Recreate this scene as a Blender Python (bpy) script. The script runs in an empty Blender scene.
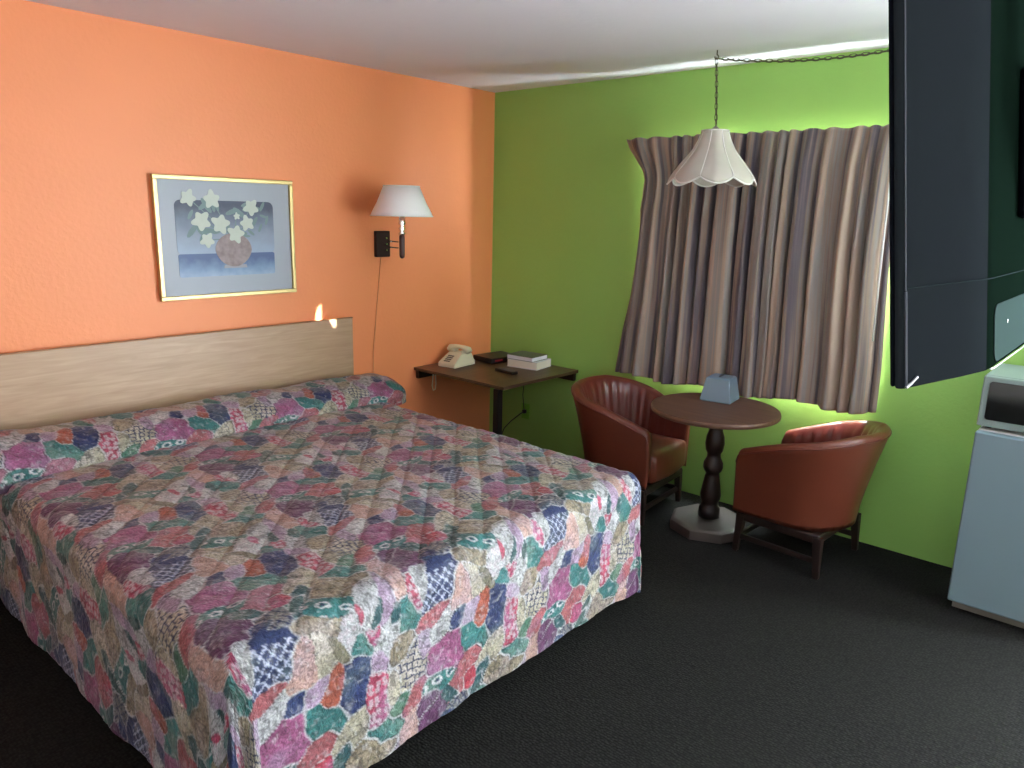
import bpy, bmesh, math, random
import numpy as np
from mathutils import Vector, Matrix
random.seed(4)
sc = bpy.context.scene
PI = math.pi
COL = sc.collection

# ------------------------------------------------------------------ camera
F_PX, YAW, PITCH, ROLL = 748.17, 0.7177, -0.2256, 0.0239
CAM = Vector((-3.9776, -3.6886, 1.6474))
fwd = Vector((math.cos(YAW)*math.cos(PITCH), math.sin(YAW)*math.cos(PITCH), math.sin(PITCH)))
r0 = Vector((math.sin(YAW), -math.cos(YAW), 0)); u0 = r0.cross(fwd)
rt = math.cos(ROLL)*r0 + math.sin(ROLL)*u0
up = -math.sin(ROLL)*r0 + math.cos(ROLL)*u0
cd = bpy.data.cameras.new('camera'); cam = bpy.data.objects.new('camera', cd); COL.objects.link(cam)
cd.sensor_width = 36; cd.lens = F_PX*36/1024; cd.clip_start = 0.02
M = Matrix((rt, up, -fwd)).transposed().to_4x4(); M.translation = CAM
cam.matrix_world = M
sc.camera = cam

# ------------------------------------------------------------------ world, sun, daylight, exposure
w = bpy.data.worlds.new('sky'); sc.world = w; w.use_nodes = True
wb = w.node_tree.nodes['Background']; wb.inputs[0].default_value = (.55, .72, 1, 1); wb.inputs[1].default_value = 1.0

def light(name, kind, loc, direction, energy, color, **kw):
    l = bpy.data.lights.new(name, kind); l.energy = energy; l.color = color
    for k, v in kw.items(): setattr(l, k, v)
    o = bpy.data.objects.new(name, l); COL.objects.link(o); o.location = loc
    o.rotation_euler = Vector(direction).to_track_quat('-Z', 'Y').to_euler()
    return o
light('sun', 'SUN', (3, -4, 5), (-1.39, 1.237, -.76), 75, (1, .95, .86), angle=math.radians(.6))
# sky light coming in through the curtained window
light('window_daylight', 'AREA', (.15, -2.08, 1.39), (-1, 0, 0.0), 800, (.86, .97, 1), shape='RECTANGLE', size=1.05, size_y=1.15)
# daylight through the open door further along the green wall, out of frame to the right
light('doorway_daylight', 'AREA', (.2, -4.9, 1.2), (-1, .3, .3), 385, (.86, .93, 1), shape='RECTANGLE', size=.85, size_y=1.8)

vs = sc.view_settings
vs.view_transform = 'Standard'; vs.look = 'None'; vs.exposure = 0.22; vs.gamma = 1.0; vs.use_curve_mapping = False

# ------------------------------------------------------------------ helpers
def srgb(r, g, b):
    f = lambda c: (c/255/12.92) if c/255 <= .04045 else ((c/255+.055)/1.055)**2.4
    return (f(r), f(g), f(b), 1)

def mat(name, color, rough=.6, metal=0, bump=0, bscale=60, var=0, vscale=8, coat=0, spec=.5, sheen=0, detail=3, stretch=None):
    m = bpy.data.materials.new(name); m.use_nodes = True
    nt = m.node_tree; b = nt.nodes['Principled BSDF']
    b.inputs['Base Color'].default_value = color; b.inputs['Roughness'].default_value = rough
    b.inputs['Metallic'].default_value = metal; b.inputs['Coat Weight'].default_value = coat
    b.inputs['Specular IOR Level'].default_value = spec
    b.inputs['Sheen Weight'].default_value = sheen
    tc = nt.nodes.new('ShaderNodeTexCoord'); src = tc.outputs['Object']
    if stretch:
        mp = nt.nodes.new('ShaderNodeMapping'); mp.inputs['Scale'].default_value = stretch
        nt.links.new(src, mp.inputs[0]); src = mp.outputs[0]
    n = nt.nodes.new('ShaderNodeTexNoise'); n.inputs['Scale'].default_value = vscale; n.inputs['Detail'].default_value = detail
    nt.links.new(src, n.inputs['Vector'])
    mx = nt.nodes.new('ShaderNodeMix'); mx.data_type = 'RGBA'
    mx.inputs[6].default_value = tuple(c*(1-var) for c in color[:3])+(1,)
    mx.inputs[7].default_value = tuple(min(1, c*(1+var)) for c in color[:3])+(1,)
    nt.links.new(n.outputs['Fac'], mx.inputs[0]); nt.links.new(mx.outputs[2], b.inputs['Base Color'])
    if bump:
        n2 = nt.nodes.new('ShaderNodeTexNoise'); n2.inputs['Scale'].default_value = bscale; n2.inputs['Detail'].default_value = 2
        nt.links.new(src, n2.inputs['Vector'])
        bp = nt.nodes.new('ShaderNodeBump'); bp.inputs['Strength'].default_value = bump; bp.inputs['Distance'].default_value = .01
        nt.links.new(n2.outputs['Fac'], bp.inputs['Height']); nt.links.new(bp.outputs[0], b.inputs['Normal'])
    return m

def obj(name, bm, m, parent=None, smooth=False, bevel=0, seg=2):
    me = bpy.data.meshes.new(name)
    bmesh.ops.recalc_face_normals(bm, faces=bm.faces)
    bm.to_mesh(me); bm.free()
    if smooth:
        for p in me.polygons: p.use_smooth = True
    o = bpy.data.objects.new(name, me); COL.objects.link(o)
    for mm in (m if isinstance(m, (list, tuple)) else [m]): me.materials.append(mm)
    if parent: o.parent = parent
    if bevel:
        md = o.modifiers.new('bevel', 'BEVEL'); md.width = bevel; md.segments = seg; md.limit_method = 'ANGLE'
        md.angle_limit = math.radians(40)
        for p in me.polygons: p.use_smooth = True
        wn = o.modifiers.new('wn', 'WEIGHTED_NORMAL'); wn.keep_sharp = True
    return o

def B(): return bmesh.new()

def box(bm, x0, x1, y0, y1, z0, z1, mi=0):
    vs_ = [bm.verts.new(p) for p in ((x0,y0,z0),(x1,y0,z0),(x1,y1,z0),(x0,y1,z0),(x0,y0,z1),(x1,y0,z1),(x1,y1,z1),(x0,y1,z1))]
    for f in ((0,3,2,1),(4,5,6,7),(0,1,5,4),(1,2,6,5),(2,3,7,6),(3,0,4,7)):
        fc = bm.faces.new([vs_[i] for i in f]); fc.material_index = mi
    return vs_

def tube(bm, pts, r, seg=10, closed=False, cap=True):
    pts = [Vector(p) for p in pts]; n = len(pts); rings = []
    rr = r if isinstance(r, (list, tuple)) else [r]*n
    prev = None
    for i, p in enumerate(pts):
        a = pts[(i-1) % n] if (i > 0 or closed) else p
        b = pts[(i+1) % n] if (i < n-1 or closed) else p
        t = (b-a).normalized()
        if prev is None:
            ref = Vector((0, 0, 1)) if abs(t.z) < .9 else Vector((1, 0, 0))
            nx = t.cross(ref).normalized()
        else:
            nx = (prev - t*prev.dot(t)).normalized()
        prev = nx; ny = t.cross(nx)
        rings.append([bm.verts.new(p + rr[i]*(math.cos(2*PI*k/seg)*nx + math.sin(2*PI*k/seg)*ny)) for k in range(seg)])
    m_ = n if closed else n-1
    for i in range(m_):
        A, Bq = rings[i], rings[(i+1) % n]
        for k in range(seg):
            bm.faces.new((A[k], A[(k+1) % seg], Bq[(k+1) % seg], Bq[k]))
    if cap and not closed:
        bm.faces.new(rings[0]); bm.faces.new(rings[-1])
    return bm

def lathe(bm, prof, seg=32, c=(0, 0), cap=True, mod=None):
    rings = []
    for r, z in prof:
        ring = []
        for k in range(seg):
            a = 2*PI*k/seg; q = r*(mod(a, z) if mod else 1)
            ring.append(bm.verts.new((c[0]+q*math.cos(a), c[1]+q*math.sin(a), z)))
        rings.append(ring)
    for i in range(len(rings)-1):
        for k in range(seg):
            bm.faces.new((rings[i][k], rings[i][(k+1) % seg], rings[i+1][(k+1) % seg], rings[i+1][k]))
    if cap:
        bm.faces.new(rings[0]); bm.faces.new(rings[-1])
    return bm

def grid(bm, P):   # P: list of rows of points
    V = [[bm.verts.new(p) for p in row] for row in P]
    for i in range(len(V)-1):
        for j in range(len(V[0])-1):
            bm.faces.new((V[i][j], V[i][j+1], V[i+1][j+1], V[i+1][j]))
    return V

def thing(name, label, cat, loc=(0, 0, 0), rotz=0, group=None):
    o = bpy.data.objects.new(name, None); COL.objects.link(o); o.empty_display_size = .1
    o.location = loc; o.rotation_euler = (0, 0, rotz); o['label'] = label; o['category'] = cat
    if group: o['group'] = group
    return o

def tag(o, label, cat, group=None):
    o['label'] = label; o['category'] = cat
    if group: o['group'] = group
    return o

def struct(name, bm, m, **k):
    o = obj(name, bm, m, **k); o['kind'] = 'structure'; return o

# ------------------------------------------------------------------ materials
M_orange = mat('orange_paint', srgb(238, 144, 94), .5, bump=.13, bscale=45, var=.05, vscale=2.5)
M_green = mat('green_paint', srgb(146, 194, 98), .5, bump=.13, bscale=45, var=.05, vscale=2.5)
M_ceil = mat('ceiling_paint', srgb(222, 218, 226), .8, bump=.15, bscale=30, var=.02)
M_cream = mat('cream_paint', srgb(236, 230, 222), .7, bump=.2, bscale=45)
M_white = mat('white_plastic', srgb(225, 228, 226), .35)
M_dark = mat('dark_plastic', srgb(22, 24, 28), .3)
M_black = mat('black_metal', srgb(14, 14, 15), .45)
M_alu = mat('aluminium', srgb(190, 192, 195), .3, metal=1)
M_chrome = mat('chrome', srgb(225, 225, 225), .08, metal=1)
M_darkwood = mat('dark_wood', srgb(34, 22, 18), .38, var=.3, vscale=10, stretch=(8, 8, 1))
M_vinyl = mat('rust_vinyl', srgb(102, 50, 34), .34, bump=.08, bscale=120, var=.12, vscale=6, spec=.6)
M_vinyl2 = mat('deep_rust_vinyl', srgb(98, 40, 32), .3, bump=.06, bscale=120, var=.12, vscale=6, spec=.6)

def wood(name, c1, c2, rough=.45, axis=0, scale=1):
    m = bpy.data.materials.new(name); m.use_nodes = True; nt = m.node_tree; b = nt.nodes['Principled BSDF']
    b.inputs['Roughness'].default_value = rough
    tc = nt.nodes.new('ShaderNodeTexCoord'); mp = nt.nodes.new('ShaderNodeMapping')
    s = [18*scale]*3; s[axis] = 1.4*scale; mp.inputs['Scale'].default_value = s
    nt.links.new(tc.outputs['Object'], mp.inputs[0])
    n = nt.nodes.new('ShaderNodeTexNoise'); n.inputs['Scale'].default_value = 1.6; n.inputs['Detail'].default_value = 6; n.inputs['Distortion'].default_value = 1.2
    nt.links.new(mp.outputs[0], n.inputs['Vector'])
    cr = nt.nodes.new('ShaderNodeValToRGB'); cr.color_ramp.elements[0].position = .3; cr.color_ramp.elements[1].position = .72
    cr.color_ramp.elements[0].color = c1; cr.color_ramp.elements[1].color = c2
    nt.links.new(n.outputs['Fac'], cr.inputs[0]); nt.links.new(cr.outputs[0], b.inputs['Base Color'])
    return m
M_headboard = wood('oak_laminate', srgb(166, 134, 108), srgb(184, 154, 127), .4, 0, 1.7)
M_desk = wood('walnut_laminate', srgb(72, 52, 36), srgb(92, 70, 50), .4, 0)
M_tabletop = wood('brown_laminate', srgb(84, 56, 44), srgb(106, 76, 60), .42, 1)

# carpet: fine dark weave
M_carpet = bpy.data.materials.new('dark_carpet'); M_carpet.use_nodes = True
nt = M_carpet.node_tree; b = nt.nodes['Principled BSDF']; b.inputs['Roughness'].default_value = .95; b.inputs['Specular IOR Level'].default_value = .1
tc = nt.nodes.new('ShaderNodeTexCoord'); v = nt.nodes.new('ShaderNodeTexVoronoi'); v.inputs['Scale'].default_value = 95; v.inputs['Randomness'].default_value = .55
n = nt.nodes.new('ShaderNodeTexNoise'); n.inputs['Scale'].default_value = 60; n.inputs['Detail'].default_value = 4
cr = nt.nodes.new('ShaderNodeValToRGB'); cr.color_ramp.elements[0].color = srgb(45, 45, 42); cr.color_ramp.elements[1].color = srgb(24, 23, 23)
cr.color_ramp.elements[0].position = .1; cr.color_ramp.elements[1].position = .8
mx = nt.nodes.new('ShaderNodeMix'); mx.data_type = 'RGBA'; mx.blend_type = 'MULTIPLY'; mx.inputs[0].default_value = .6
nt.links.new(tc.outputs['Object'], v.inputs['Vector']); nt.links.new(tc.outputs['Object'], n.inputs['Vector'])
nt.links.new(v.outputs['Distance'], cr.inputs[0]); nt.links.new(cr.outputs[0], mx.inputs[6]); nt.links.new(n.outputs['Fac'], mx.inputs[7])
nt.links.new(mx.outputs[2], b.inputs['Base Color'])
bp = nt.nodes.new('ShaderNodeBump'); bp.inputs['Strength'].default_value = .6; bp.inputs['Distance'].default_value = .004; bp.invert = True
nt.links.new(v.outputs['Distance'], bp.inputs['Height']); nt.links.new(bp.outputs[0], b.inputs['Normal'])

# ------------------------------------------------------------------ the room
H = 2.44; XL = -5.4; YB = -5.6
bm = B(); box(bm, XL-.1, .15, YB-.1, .1, -.1, 0); struct('floor', bm, M_carpet)
bm = B(); box(bm, XL-.1, .15, YB-.1, .1, H, H+.1); struct('ceiling', bm, M_ceil)
bm = B(); box(bm, XL-.1, 0, 0, .1, 0, H); struct('wall_orange', bm, M_orange)
WY0, WY1, WZ0, WZ1 = -2.62, -1.298, .78, 2.003     # window opening in the green wall
DY0, DY1, DZ = -5.35, -4.45, 2.05                 # open doorway in the green wall, past the refrigerator
bm = B()
box(bm, 0, .14, WY1, .1, 0, H); box(bm, 0, .14, DY1, WY0, 0, H); box(bm, 0, .14, YB-.1, DY0, 0, H); box(bm, 0, .14, DY0, DY1, DZ, H)
box(bm, 0, .14, WY0, WY1, 0, WZ0); box(bm, 0, .14, WY0, WY1, WZ1, H)
struct('wall_green', bm, M_green)
bm = B(); box(bm, XL-.1, XL, YB, 0, 0, H); struct('wall_left', bm, M_cream)
bm = B(); box(bm, XL-.1, 0, YB-.1, YB, 0, H); struct('wall_back', bm, M_cream)
bm = B(); box(bm, .15, 1.6, -8, .1, -.12, -.02); struct('floor_walkway', bm, mat('concrete', srgb(150, 146, 140), .9, bump=.2))
bm = B(); box(bm, 1.0, 1.12, -7.6, -5.0, -.02, 3.2); struct('wall_sun_blocker', bm, M_cream)  # added unseen slab outside, only there to keep sun out of the doorway
# aluminium window with clear panes behind the curtain
bm = B()
for y in (WY0, (WY0+WY1)/2-.02, WY1-.012): box(bm, .06, .1, y, y+(.04 if WY0 < y < WY1-.02 else .012), WZ0, WZ1)
box(bm, .06, .1, WY0, WY1, WZ0, WZ0+.03); box(bm, .06, .1, WY0, WY1, WZ1-.03, WZ1)
win = struct('window_1', bm, M_alu)
mg = bpy.data.materials.new('window_glass'); mg.use_nodes = True; nt = mg.node_tree; nt.nodes.clear()
o_ = nt.nodes.new('ShaderNodeOutputMaterial'); t_ = nt.nodes.new('ShaderNodeBsdfTransparent'); g_ = nt.nodes.new('ShaderNodeBsdfGlossy')
g_.inputs['Roughness'].default_value = .02; mx = nt.nodes.new('ShaderNodeMixShader'); pass
mx.inputs[0].default_value = .06; nt.links.new(t_.outputs[0], mx.inputs[1]); nt.links.new(g_.outputs[0], mx.inputs[2]); nt.links.new(mx.outputs[0], o_.inputs[0])
bm = B(); box(bm, .076, .08, WY0+.012, WY1-.012, WZ0+.03, WZ1-.03); obj('pane', bm, mg, win)

# ------------------------------------------------------------------ bedspread: patchwork print on a quilted cloth
TU, TW = .58, .57
C = {k: srgb(*v)[:3] for k, v in dict(
    mauve=(162, 90, 132), purple=(104, 56, 98), teal=(58, 122, 122), dteal=(44, 88, 94), navy=(46, 60, 108), tan=(160, 146, 124),
    peach=(196, 158, 148), white=(194, 194, 198), rose=(184, 72, 100), salmon=(172, 96, 102), orange=(176, 92, 72), olive=(124, 118, 98),
    lilac=(176, 150, 178), red=(178, 60, 78), cream=(188, 180, 160), green=(78, 124, 104), grey=(128, 126, 128)).items()}
# name, u, w, half length, half width, angle (deg), kind ; u to the right, w towards the foot of the bed
SEEDS = [
 ('mauve', .555, .045, .085, .058, -20, 0), ('teal', .085, .045, .06, .032, 25, 0), ('salmon', .06, .145, .085, .032, -50, 0),
 ('tan', .225, .235, .082, .05, -12, 4), ('dteal', .150, .185, .075, .022, -58, 0), ('teal', .305, .185, .055, .03, -15, 0),
 ('teal', .145, .295, .08, .04, 30, 2), ('tan', .1, .345, .06, .022, 25, 4), ('purple', .47, .25, .055, .07, 10, 0),
 ('peach', .385, .27, .03, .085, 12, 0), ('navy', .54, .375, .068, .078, 5, 1), ('white', .465, .335, .022, .05, 10, 4),
 ('peach', .04, .43, .05, .065, 8, 0), ('cream', .1, .41, .028, .06, -14, 0), ('white', .195, .40, .04, .055, 10, 3),
 ('olive', .15, .43, .016, .045, -35, 0), ('orange', .13, .535, .022, .05, 15, 0), ('navy', .2, .555, .038, .068, 12, 0),
 ('lilac', .07, .52, .05, .026, -20, 0), ('rose', .275, .065, .038, .075, 5, 3), ('cream', .395, .025, .062, .07, -30, 5),
 ('salmon', .5, .465, .075, .02, -22, 0), ('teal', .4, .43, .035, .048, 5, 0), ('white', .53, .515, .05, .024, -40, 4),
 ('tan', .37, .535, .045, .05, 0, 4), ('lilac', .45, .555, .02, .045, 5, 4), ('red', .065, .18, .03, .04, -40, 0),
 ('dteal', .12, .225, .1, .018, -48, 0), ('cream', .185, .135, .06, .03, -45, 4), ('white', .262, .345, .028, .075, 22, 4),
 ('lilac', .325, .35, .022, .075, 15, 0), ('rose', .43, .375, .022, .05, 5, 3), ('green', .35, .14, .05, .024, -50, 0),
 ('salmon', .40, .14, .06, .028, -40, 0), ('purple', .455, .185, .045, .022, -48, 0), ('navy', .02, .52, .03, .026, 0, 0),
 ('grey', .02, .27, .04, .035, 10, 5), ('rose', .27, .44, .03, .025, -30, 3), ('white', .32, .47, .03, .06, 30, 4),
 ('cream', .33, .05, .022, .05, 20, 4), ('teal', .235, .45, .03, .025, 20, 0), ('rose', .235, .37, .018, .03, 10, 0), ('dteal', .285, .395, .014, .05, 20, 0), ('lilac', .29, .52, .025, .03, 0, 0), ('dteal', .35, .42, .014, .03, 0, 0), ('navy', .57, .27, .05, .016, -8, 0), ('dteal', .56, .20, .03, .014, 20, 0), ('teal', .5, .13, .05, .02, -10, 2)]
def hash2(a, b): return np.modf(np.abs(np.sin(a*127.1+b*311.7)*43758.5453))[0]
def vnoise(x, y):
    xi, yi = np.floor(x), np.floor(y); fx, fy = x-xi, y-yi; fx = fx*fx*(3-2*fx); fy = fy*fy*(3-2*fy)
    return (hash2(xi, yi)*(1-fx)+hash2(xi+1, yi)*fx)*(1-fy)+(hash2(xi, yi+1)*(1-fx)+hash2(xi+1, yi+1)*fx)*fy
def fabric(U, V):
    """U right, V down (flat cloth metres) -> rgb"""
    wu = .014*(vnoise(U*16, V*16)-.5)+.006*(vnoise(U*60+9, V*60)-.5)
    wv = .014*(vnoise(U*16+50, V*16+7)-.5)+.006*(vnoise(U*60+3, V*60+8)-.5)
    u, v_ = U+wu, V+wv
    best = np.full(U.shape, 9e9); sec = best.copy(); idx = np.zeros(U.shape, int); lu = np.zeros(U.shape); lv = np.zeros(U.shape)
    for i, (nm, su, sw, a, b_, ang, kd) in enumerate(SEEDS):
        c_, s_ = math.cos(math.radians(ang)), math.sin(math.radians(ang))
        du = (u-su+TU/2) % TU-TU/2; dv = (v_-sw+TW/2) % TW-TW/2
        p = du*c_+dv*s_; q = -du*s_+dv*c_
        ex = 5 if nm in ('navy', 'peach', 'cream') or (nm, kd) in (('teal', 0), ('tan', 4), ('white', 4)) else 2
        d = (np.abs(p/a)**ex+np.abs(q/b_)**ex)**(1/ex)*math.sqrt(a*b_)**.3
        if su == .225: d = np.maximum(d, (q+.055)/.055*math.sqrt(a*b_)**.3) if False else d
        upd = d < best
        sec = np.where(upd, best, np.minimum(sec, d)); best = np.where(upd, d, best); idx = np.where(upd, i, idx)
        lu = np.where(upd, p, lu); lv = np.where(upd, q, lv)
    base = np.array([C[s[0]] for s in SEEDS])[idx]; kind = np.array([s[6] for s in SEEDS])[idx]
    m1 = vnoise(U*38, V*38); m2 = vnoise(U*90+5, V*90+5)
    m0 = vnoise(U*17+31, V*17+5); m3 = vnoise(U*150, V*150+40)
    col = base*(.48+.45*m1+.35*m0)[..., None]
    pale = np.array(C['white'])
    near = base[..., [1, 2, 0]]*.35+base*.5+.08          # watercolour bleeding into a neighbouring hue
    col = col+(near-col)*(np.clip((m0-.5)*1.6, 0, .55))[..., None]
    col = col+(pale-col)*(np.clip((m2-.7)*1.8, 0, .4))[..., None]
    ring = np.abs(vnoise(U*48+11, V*48+70)-.5) < .045      # fine dark brush lines over everything
    col = np.where((ring & (m0 > .42))[..., None], col*.62, col)
    col = col*(.9+.2*m3)[..., None]
    cu = lu; cv = lv
    # lattice of pale lozenges
    k1 = np.abs(((cu+cv)/.032) % 1-.5); k2 = np.abs(((cu-cv)/.032) % 1-.5)
    ln = (np.minimum(k1, k2) < .09)
    dot = (np.maximum(k1, k2) > .38) & (kind == 1)
    col = np.where(((kind == 1) & ln)[..., None], np.array(srgb(176, 182, 206)[:3]), col)
    col = np.where(dot[..., None], col*.7, col)
    lt = (kind == 1) & (cv < -.04); col = np.where(lt[..., None], np.array(C['navy'])*.8, col)
    # dark net on cream
    col = np.where(((kind == 5) & ln)[..., None], np.array(C['navy'])*.55, col)
    # eyes: pale almonds with a dark centre on teal
    eu = (cu+.03) % .06-.03; ev = (cv+.024) % .048-.024; e = np.sqrt((eu/.022)**2+(ev/.013)**2)
    col = np.where(((kind == 2) & (e < 1) & (e > .55))[..., None], pale, col)
    col = np.where(((kind == 2) & (e < .3))[..., None], np.array(C['navy'])*.5, col)
    # flower clusters
    fu = U*42; fv = V*42; fi, fj = np.floor(fu), np.floor(fv); dmin = np.full(U.shape, 9.)
    for a in (-1, 0, 1):
        for c_ in (-1, 0, 1):
            px = fi+a+.15+.7*hash2(fi+a, fj+c_); py = fj+c_+.15+.7*hash2(fi+a+17, fj+c_+5)
            dmin = np.minimum(dmin, np.hypot(px-fu, py-fv))
    fl = (kind == 3) & (dmin < .38)
    col = np.where(fl[..., None], col*.3+pale*.7*np.array([1, .86, .9]), col)
    # scribbles
    sn = vnoise(U*55+20, V*55); sl = (np.abs(sn-.5) < .08) & (kind == 4)
    col = np.where(sl[..., None], col*.5, col)
    # pale edging between patches, with dark stitches beside it
    ed = sec-best; thr = .03+.03*vnoise(U*22, V*22)
    edge = np.clip(1-ed/thr, 0, 1)*np.clip(vnoise(U*13+4, V*13)*2.2-.35, 0, 1)
    col = col+(pale-col)*(np.clip(edge*1.6, 0, .8))[..., None]
    st = (ed > thr*1.1) & (ed < thr*1.7) & (((U+V)/.012 % 1) < .45) & (vnoise(U*9+2, V*9) > .5)
    col = np.where(st[..., None], col*.45, col)
    dk = (ed > thr) & (ed < thr*1.5+.01) & (vnoise(U*11+60, V*11) > .45); col = np.where(dk[..., None], col*.6, col)
    return np.clip(col, .01, .95)

def quilt(U, V):
    wob = .012*(vnoise(U*5, V*5)-.5)
    a = np.abs(np.sin(PI*(U+V+wob)/.142)); b_ = np.abs(np.sin(PI*(U-V+wob)/.142))
    q = np.minimum(a, b_*.75+.25)
    return np.sqrt(np.clip(q, 0, 1))

M_spread = bpy.data.materials.new('patchwork_fabric'); M_spread.use_nodes = True; nt = M_spread.node_tree; b = nt.nodes['Principled BSDF']
b.inputs['Roughness'].default_value = .5; b.inputs['Sheen Weight'].default_value = .12; b.inputs['Specular IOR Level'].default_value = .3
at = nt.nodes.new('ShaderNodeAttribute'); at.attribute_name = 'print'
uv = nt.nodes.new('ShaderNodeUVMap')
n1 = nt.nodes.new('ShaderNodeTexNoise'); n1.inputs['Scale'].default_value = 140; n1.inputs['Detail'].default_value = 3
nt.links.new(uv.outputs[0], n1.inputs['Vector'])
rp = nt.nodes.new('ShaderNodeMapRange'); rp.inputs[1].default_value = .3; rp.inputs[2].default_value = .7; rp.inputs[3].default_value = .48; rp.inputs[4].default_value = .94
nt.links.new(n1.outputs['Fac'], rp.inputs[0])
vm = nt.nodes.new('ShaderNodeVectorMath'); vm.operation = 'SCALE'
nt.links.new(at.outputs['Color'], vm.inputs[0]); nt.links.new(rp.outputs[0], vm.inputs['Scale'])
nt.links.new(vm.outputs[0], b.inputs['Base Color'])
n2 = nt.nodes.new('ShaderNodeTexNoise'); n2.inputs['Scale'].default_value = 45; n2.inputs['Detail'].default_value = 3; n2.inputs['Distortion'].default_value = .8
nt.links.new(uv.outputs[0], n2.inputs['Vector'])
bp = nt.nodes.new('ShaderNodeBump'); bp.inputs['Strength'].default_value = .55; bp.inputs['Distance'].default_value = .012
nt.links.new(n2.outputs['Fac'], bp.inputs['Height']); nt.links.new(bp.outputs[0], b.inputs['Normal'])

def np_mesh(name, P, color, UVc, parent, m):
    """P: (r,c,3) array"""
    r, c = P.shape[:2]
    me = bpy.data.meshes.new(name)
    idx = np.arange(r*c).reshape(r, c)
    q = np.stack([idx[:-1, :-1], idx[1:, :-1], idx[1:, 1:], idx[:-1, 1:]], -1).reshape(-1, 4)
    me.vertices.add(r*c); me.vertices.foreach_set('co', P.reshape(-1).astype(np.float32))
    me.loops.add(q.size); me.loops.foreach_set('vertex_index', q.reshape(-1).astype(np.int32))
    me.polygons.add(len(q)); me.polygons.foreach_set('loop_start', (np.arange(len(q))*4).astype(np.int32))
    me.update(calc_edges=True)
    me.polygons.foreach_set('use_smooth', np.ones(len(q), bool))
    uvl = me.uv_layers.new(name='UVMap'); uvl.data.foreach_set('uv', UVc.reshape(-1, 2)[q.reshape(-1)].reshape(-1).astype(np.float32))
    if color is not None:
        a = me.attributes.new('print', 'FLOAT_COLOR', 'POINT')
        a.data.foreach_set('color', np.concatenate([color.reshape(-1, 3), np.ones((r*c, 1))], 1).reshape(-1).astype(np.float32))
    me.materials.append(m); me.validate()
    o = bpy.data.objects.new(name, me); COL.objects.link(o); o.parent = parent
    return o

bed = thing('bed', 'king size bed base and mattress hidden under the patchwork bedspread', 'bed', (-2.29, -1.1, 0))
bm = B(); box(bm, -.86, .86, -.94, .97, .03, .28); obj('bed_base', bm, mat('base_fabric', srgb(70, 62, 55), .9), bed, bevel=.01)
bm = B(); box(bm, -.87, .87, -.95, .97, .285, .545); obj('mattress', bm, mat('mattress_fabric', srgb(205, 200, 190), .9, var=.05), bed, bevel=.05, seg=4)
for sx in (-.78, .78):
    for sy in (-.85, .95):
        bm = B(); lathe(bm, [(.03, 0), (.03, .03)], 16, (sx, sy)); obj('leg', bm, M_black, bed)

spread = thing('bedspread', 'quilted patchwork print bedspread in mauve, teal, navy and cream over the bed', 'bedspread', (0, 0, 0))
XI0, XI1, YI = -3.155, -1.405, -2.075; RR = .075; ZT = .6; DEP = .565
stp = .005
Uc = np.arange(XI0-DEP, XI1+DEP, stp); Vc = np.arange(-.12, YI-DEP, -stp)
U, V = np.meshgrid(Uc, Vc)
ux = np.clip(U, XI0, XI1); vy = np.maximum(V, YI)
dx = U-ux; dy = V-vy; dep = np.maximum(np.abs(dx), np.abs(dy)); rad = np.hypot(dx, dy)+1e-9
# outward direction, spread over the corner as an arc
nxx, nyy = dx/rad, dy/rad
phi = np.clip(dep/RR, 0, PI/2); rest = np.maximum(dep-RR*PI/2, 0)
edge_s = np.where(np.abs(dx) > np.abs(dy), V, U)
fold = .005*np.sin(edge_s*9+1.3)+.006*np.sin(edge_s*21+.6)*np.sin(edge_s*3.1)
corner = np.exp(-(np.minimum(np.abs(dx), np.abs(dy))/.08)**2)
cfold = .02*np.sin(np.arctan2(np.abs(dy), np.abs(dx))*10)*(np.minimum(np.abs(dx), np.abs(dy)) > 0)
h = RR*np.sin(phi)+.03*rest+fold*rest/.45+cfold*rest/.45
drop = RR*(1-np.cos(phi))+rest
W_ = -V-1.80
puff = .008*quilt(U, W_)+.006*(vnoise(U*9, V*9)-.5)+.012*(vnoise(U*3+3, V*3)-.5)
no, nz = np.sin(phi), np.cos(phi)
zt = ZT-.006*np.abs((U-(XI0+XI1)/2)/.9)**4
Px = ux+nxx*(h+puff*no*.7); Py = vy+nyy*(h+puff*no*.7); Pz = zt-drop+puff*nz-.006
Pz = np.maximum(Pz, .045)
P = np.stack([Px, Py, Pz], -1)
np_mesh('quilted_cover', P, fabric(U+3.06, W_), np.stack([U, W_], -1), spread, M_spread)

# pillows tucked under the spread along the headboard
xs = np.arange(-3.75, -1.17, stp); ts = np.linspace(0, 1, 120)
X, T = np.meshgrid(xs, ts)
end = np.clip((-1.17-X)/.13, 0, 1); end2 = np.sqrt(np.clip(1-(1-end)**2, 0, 1))
th = -.25+(PI+.5)*T
sag = 1+.05*np.sin(X*3.2+1)+.03*np.sin(X*11)
ay, az = .195*(.55+.45*end2), .125*sag*(.15+.85*end2)
cs, sn = np.cos(th), np.sin(th)
pw = lambda a: np.sign(a)*np.abs(a)**.8
lf = np.clip((-1.9-X)/1.2, 0, 1.3)
Yp = -.275+ay*pw(cs)
Zp = .575+az*pw(sn)*(1+.22*lf)
arc = (1-T)*.62
Wp = arc-.155-.12                # mauve patches lie on the front of the roll
pf = .010*quilt(X*1.0, Wp)+.012*(vnoise(X*6, Wp*6)-.5)
# roll: T=0 is back (towards wall), so cos>0 -> y towards the wall
Yp = Yp+pf*cs; Zp = Zp+pf*sn
Zp = np.maximum(Zp, .555)
Wp = T*.62-.42
np_mesh('pillow_cover', np.stack([X, Yp, Zp], -1), fabric(X+3.10, Wp), np.stack([X, Wp], -1), spread, M_spread)

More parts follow.
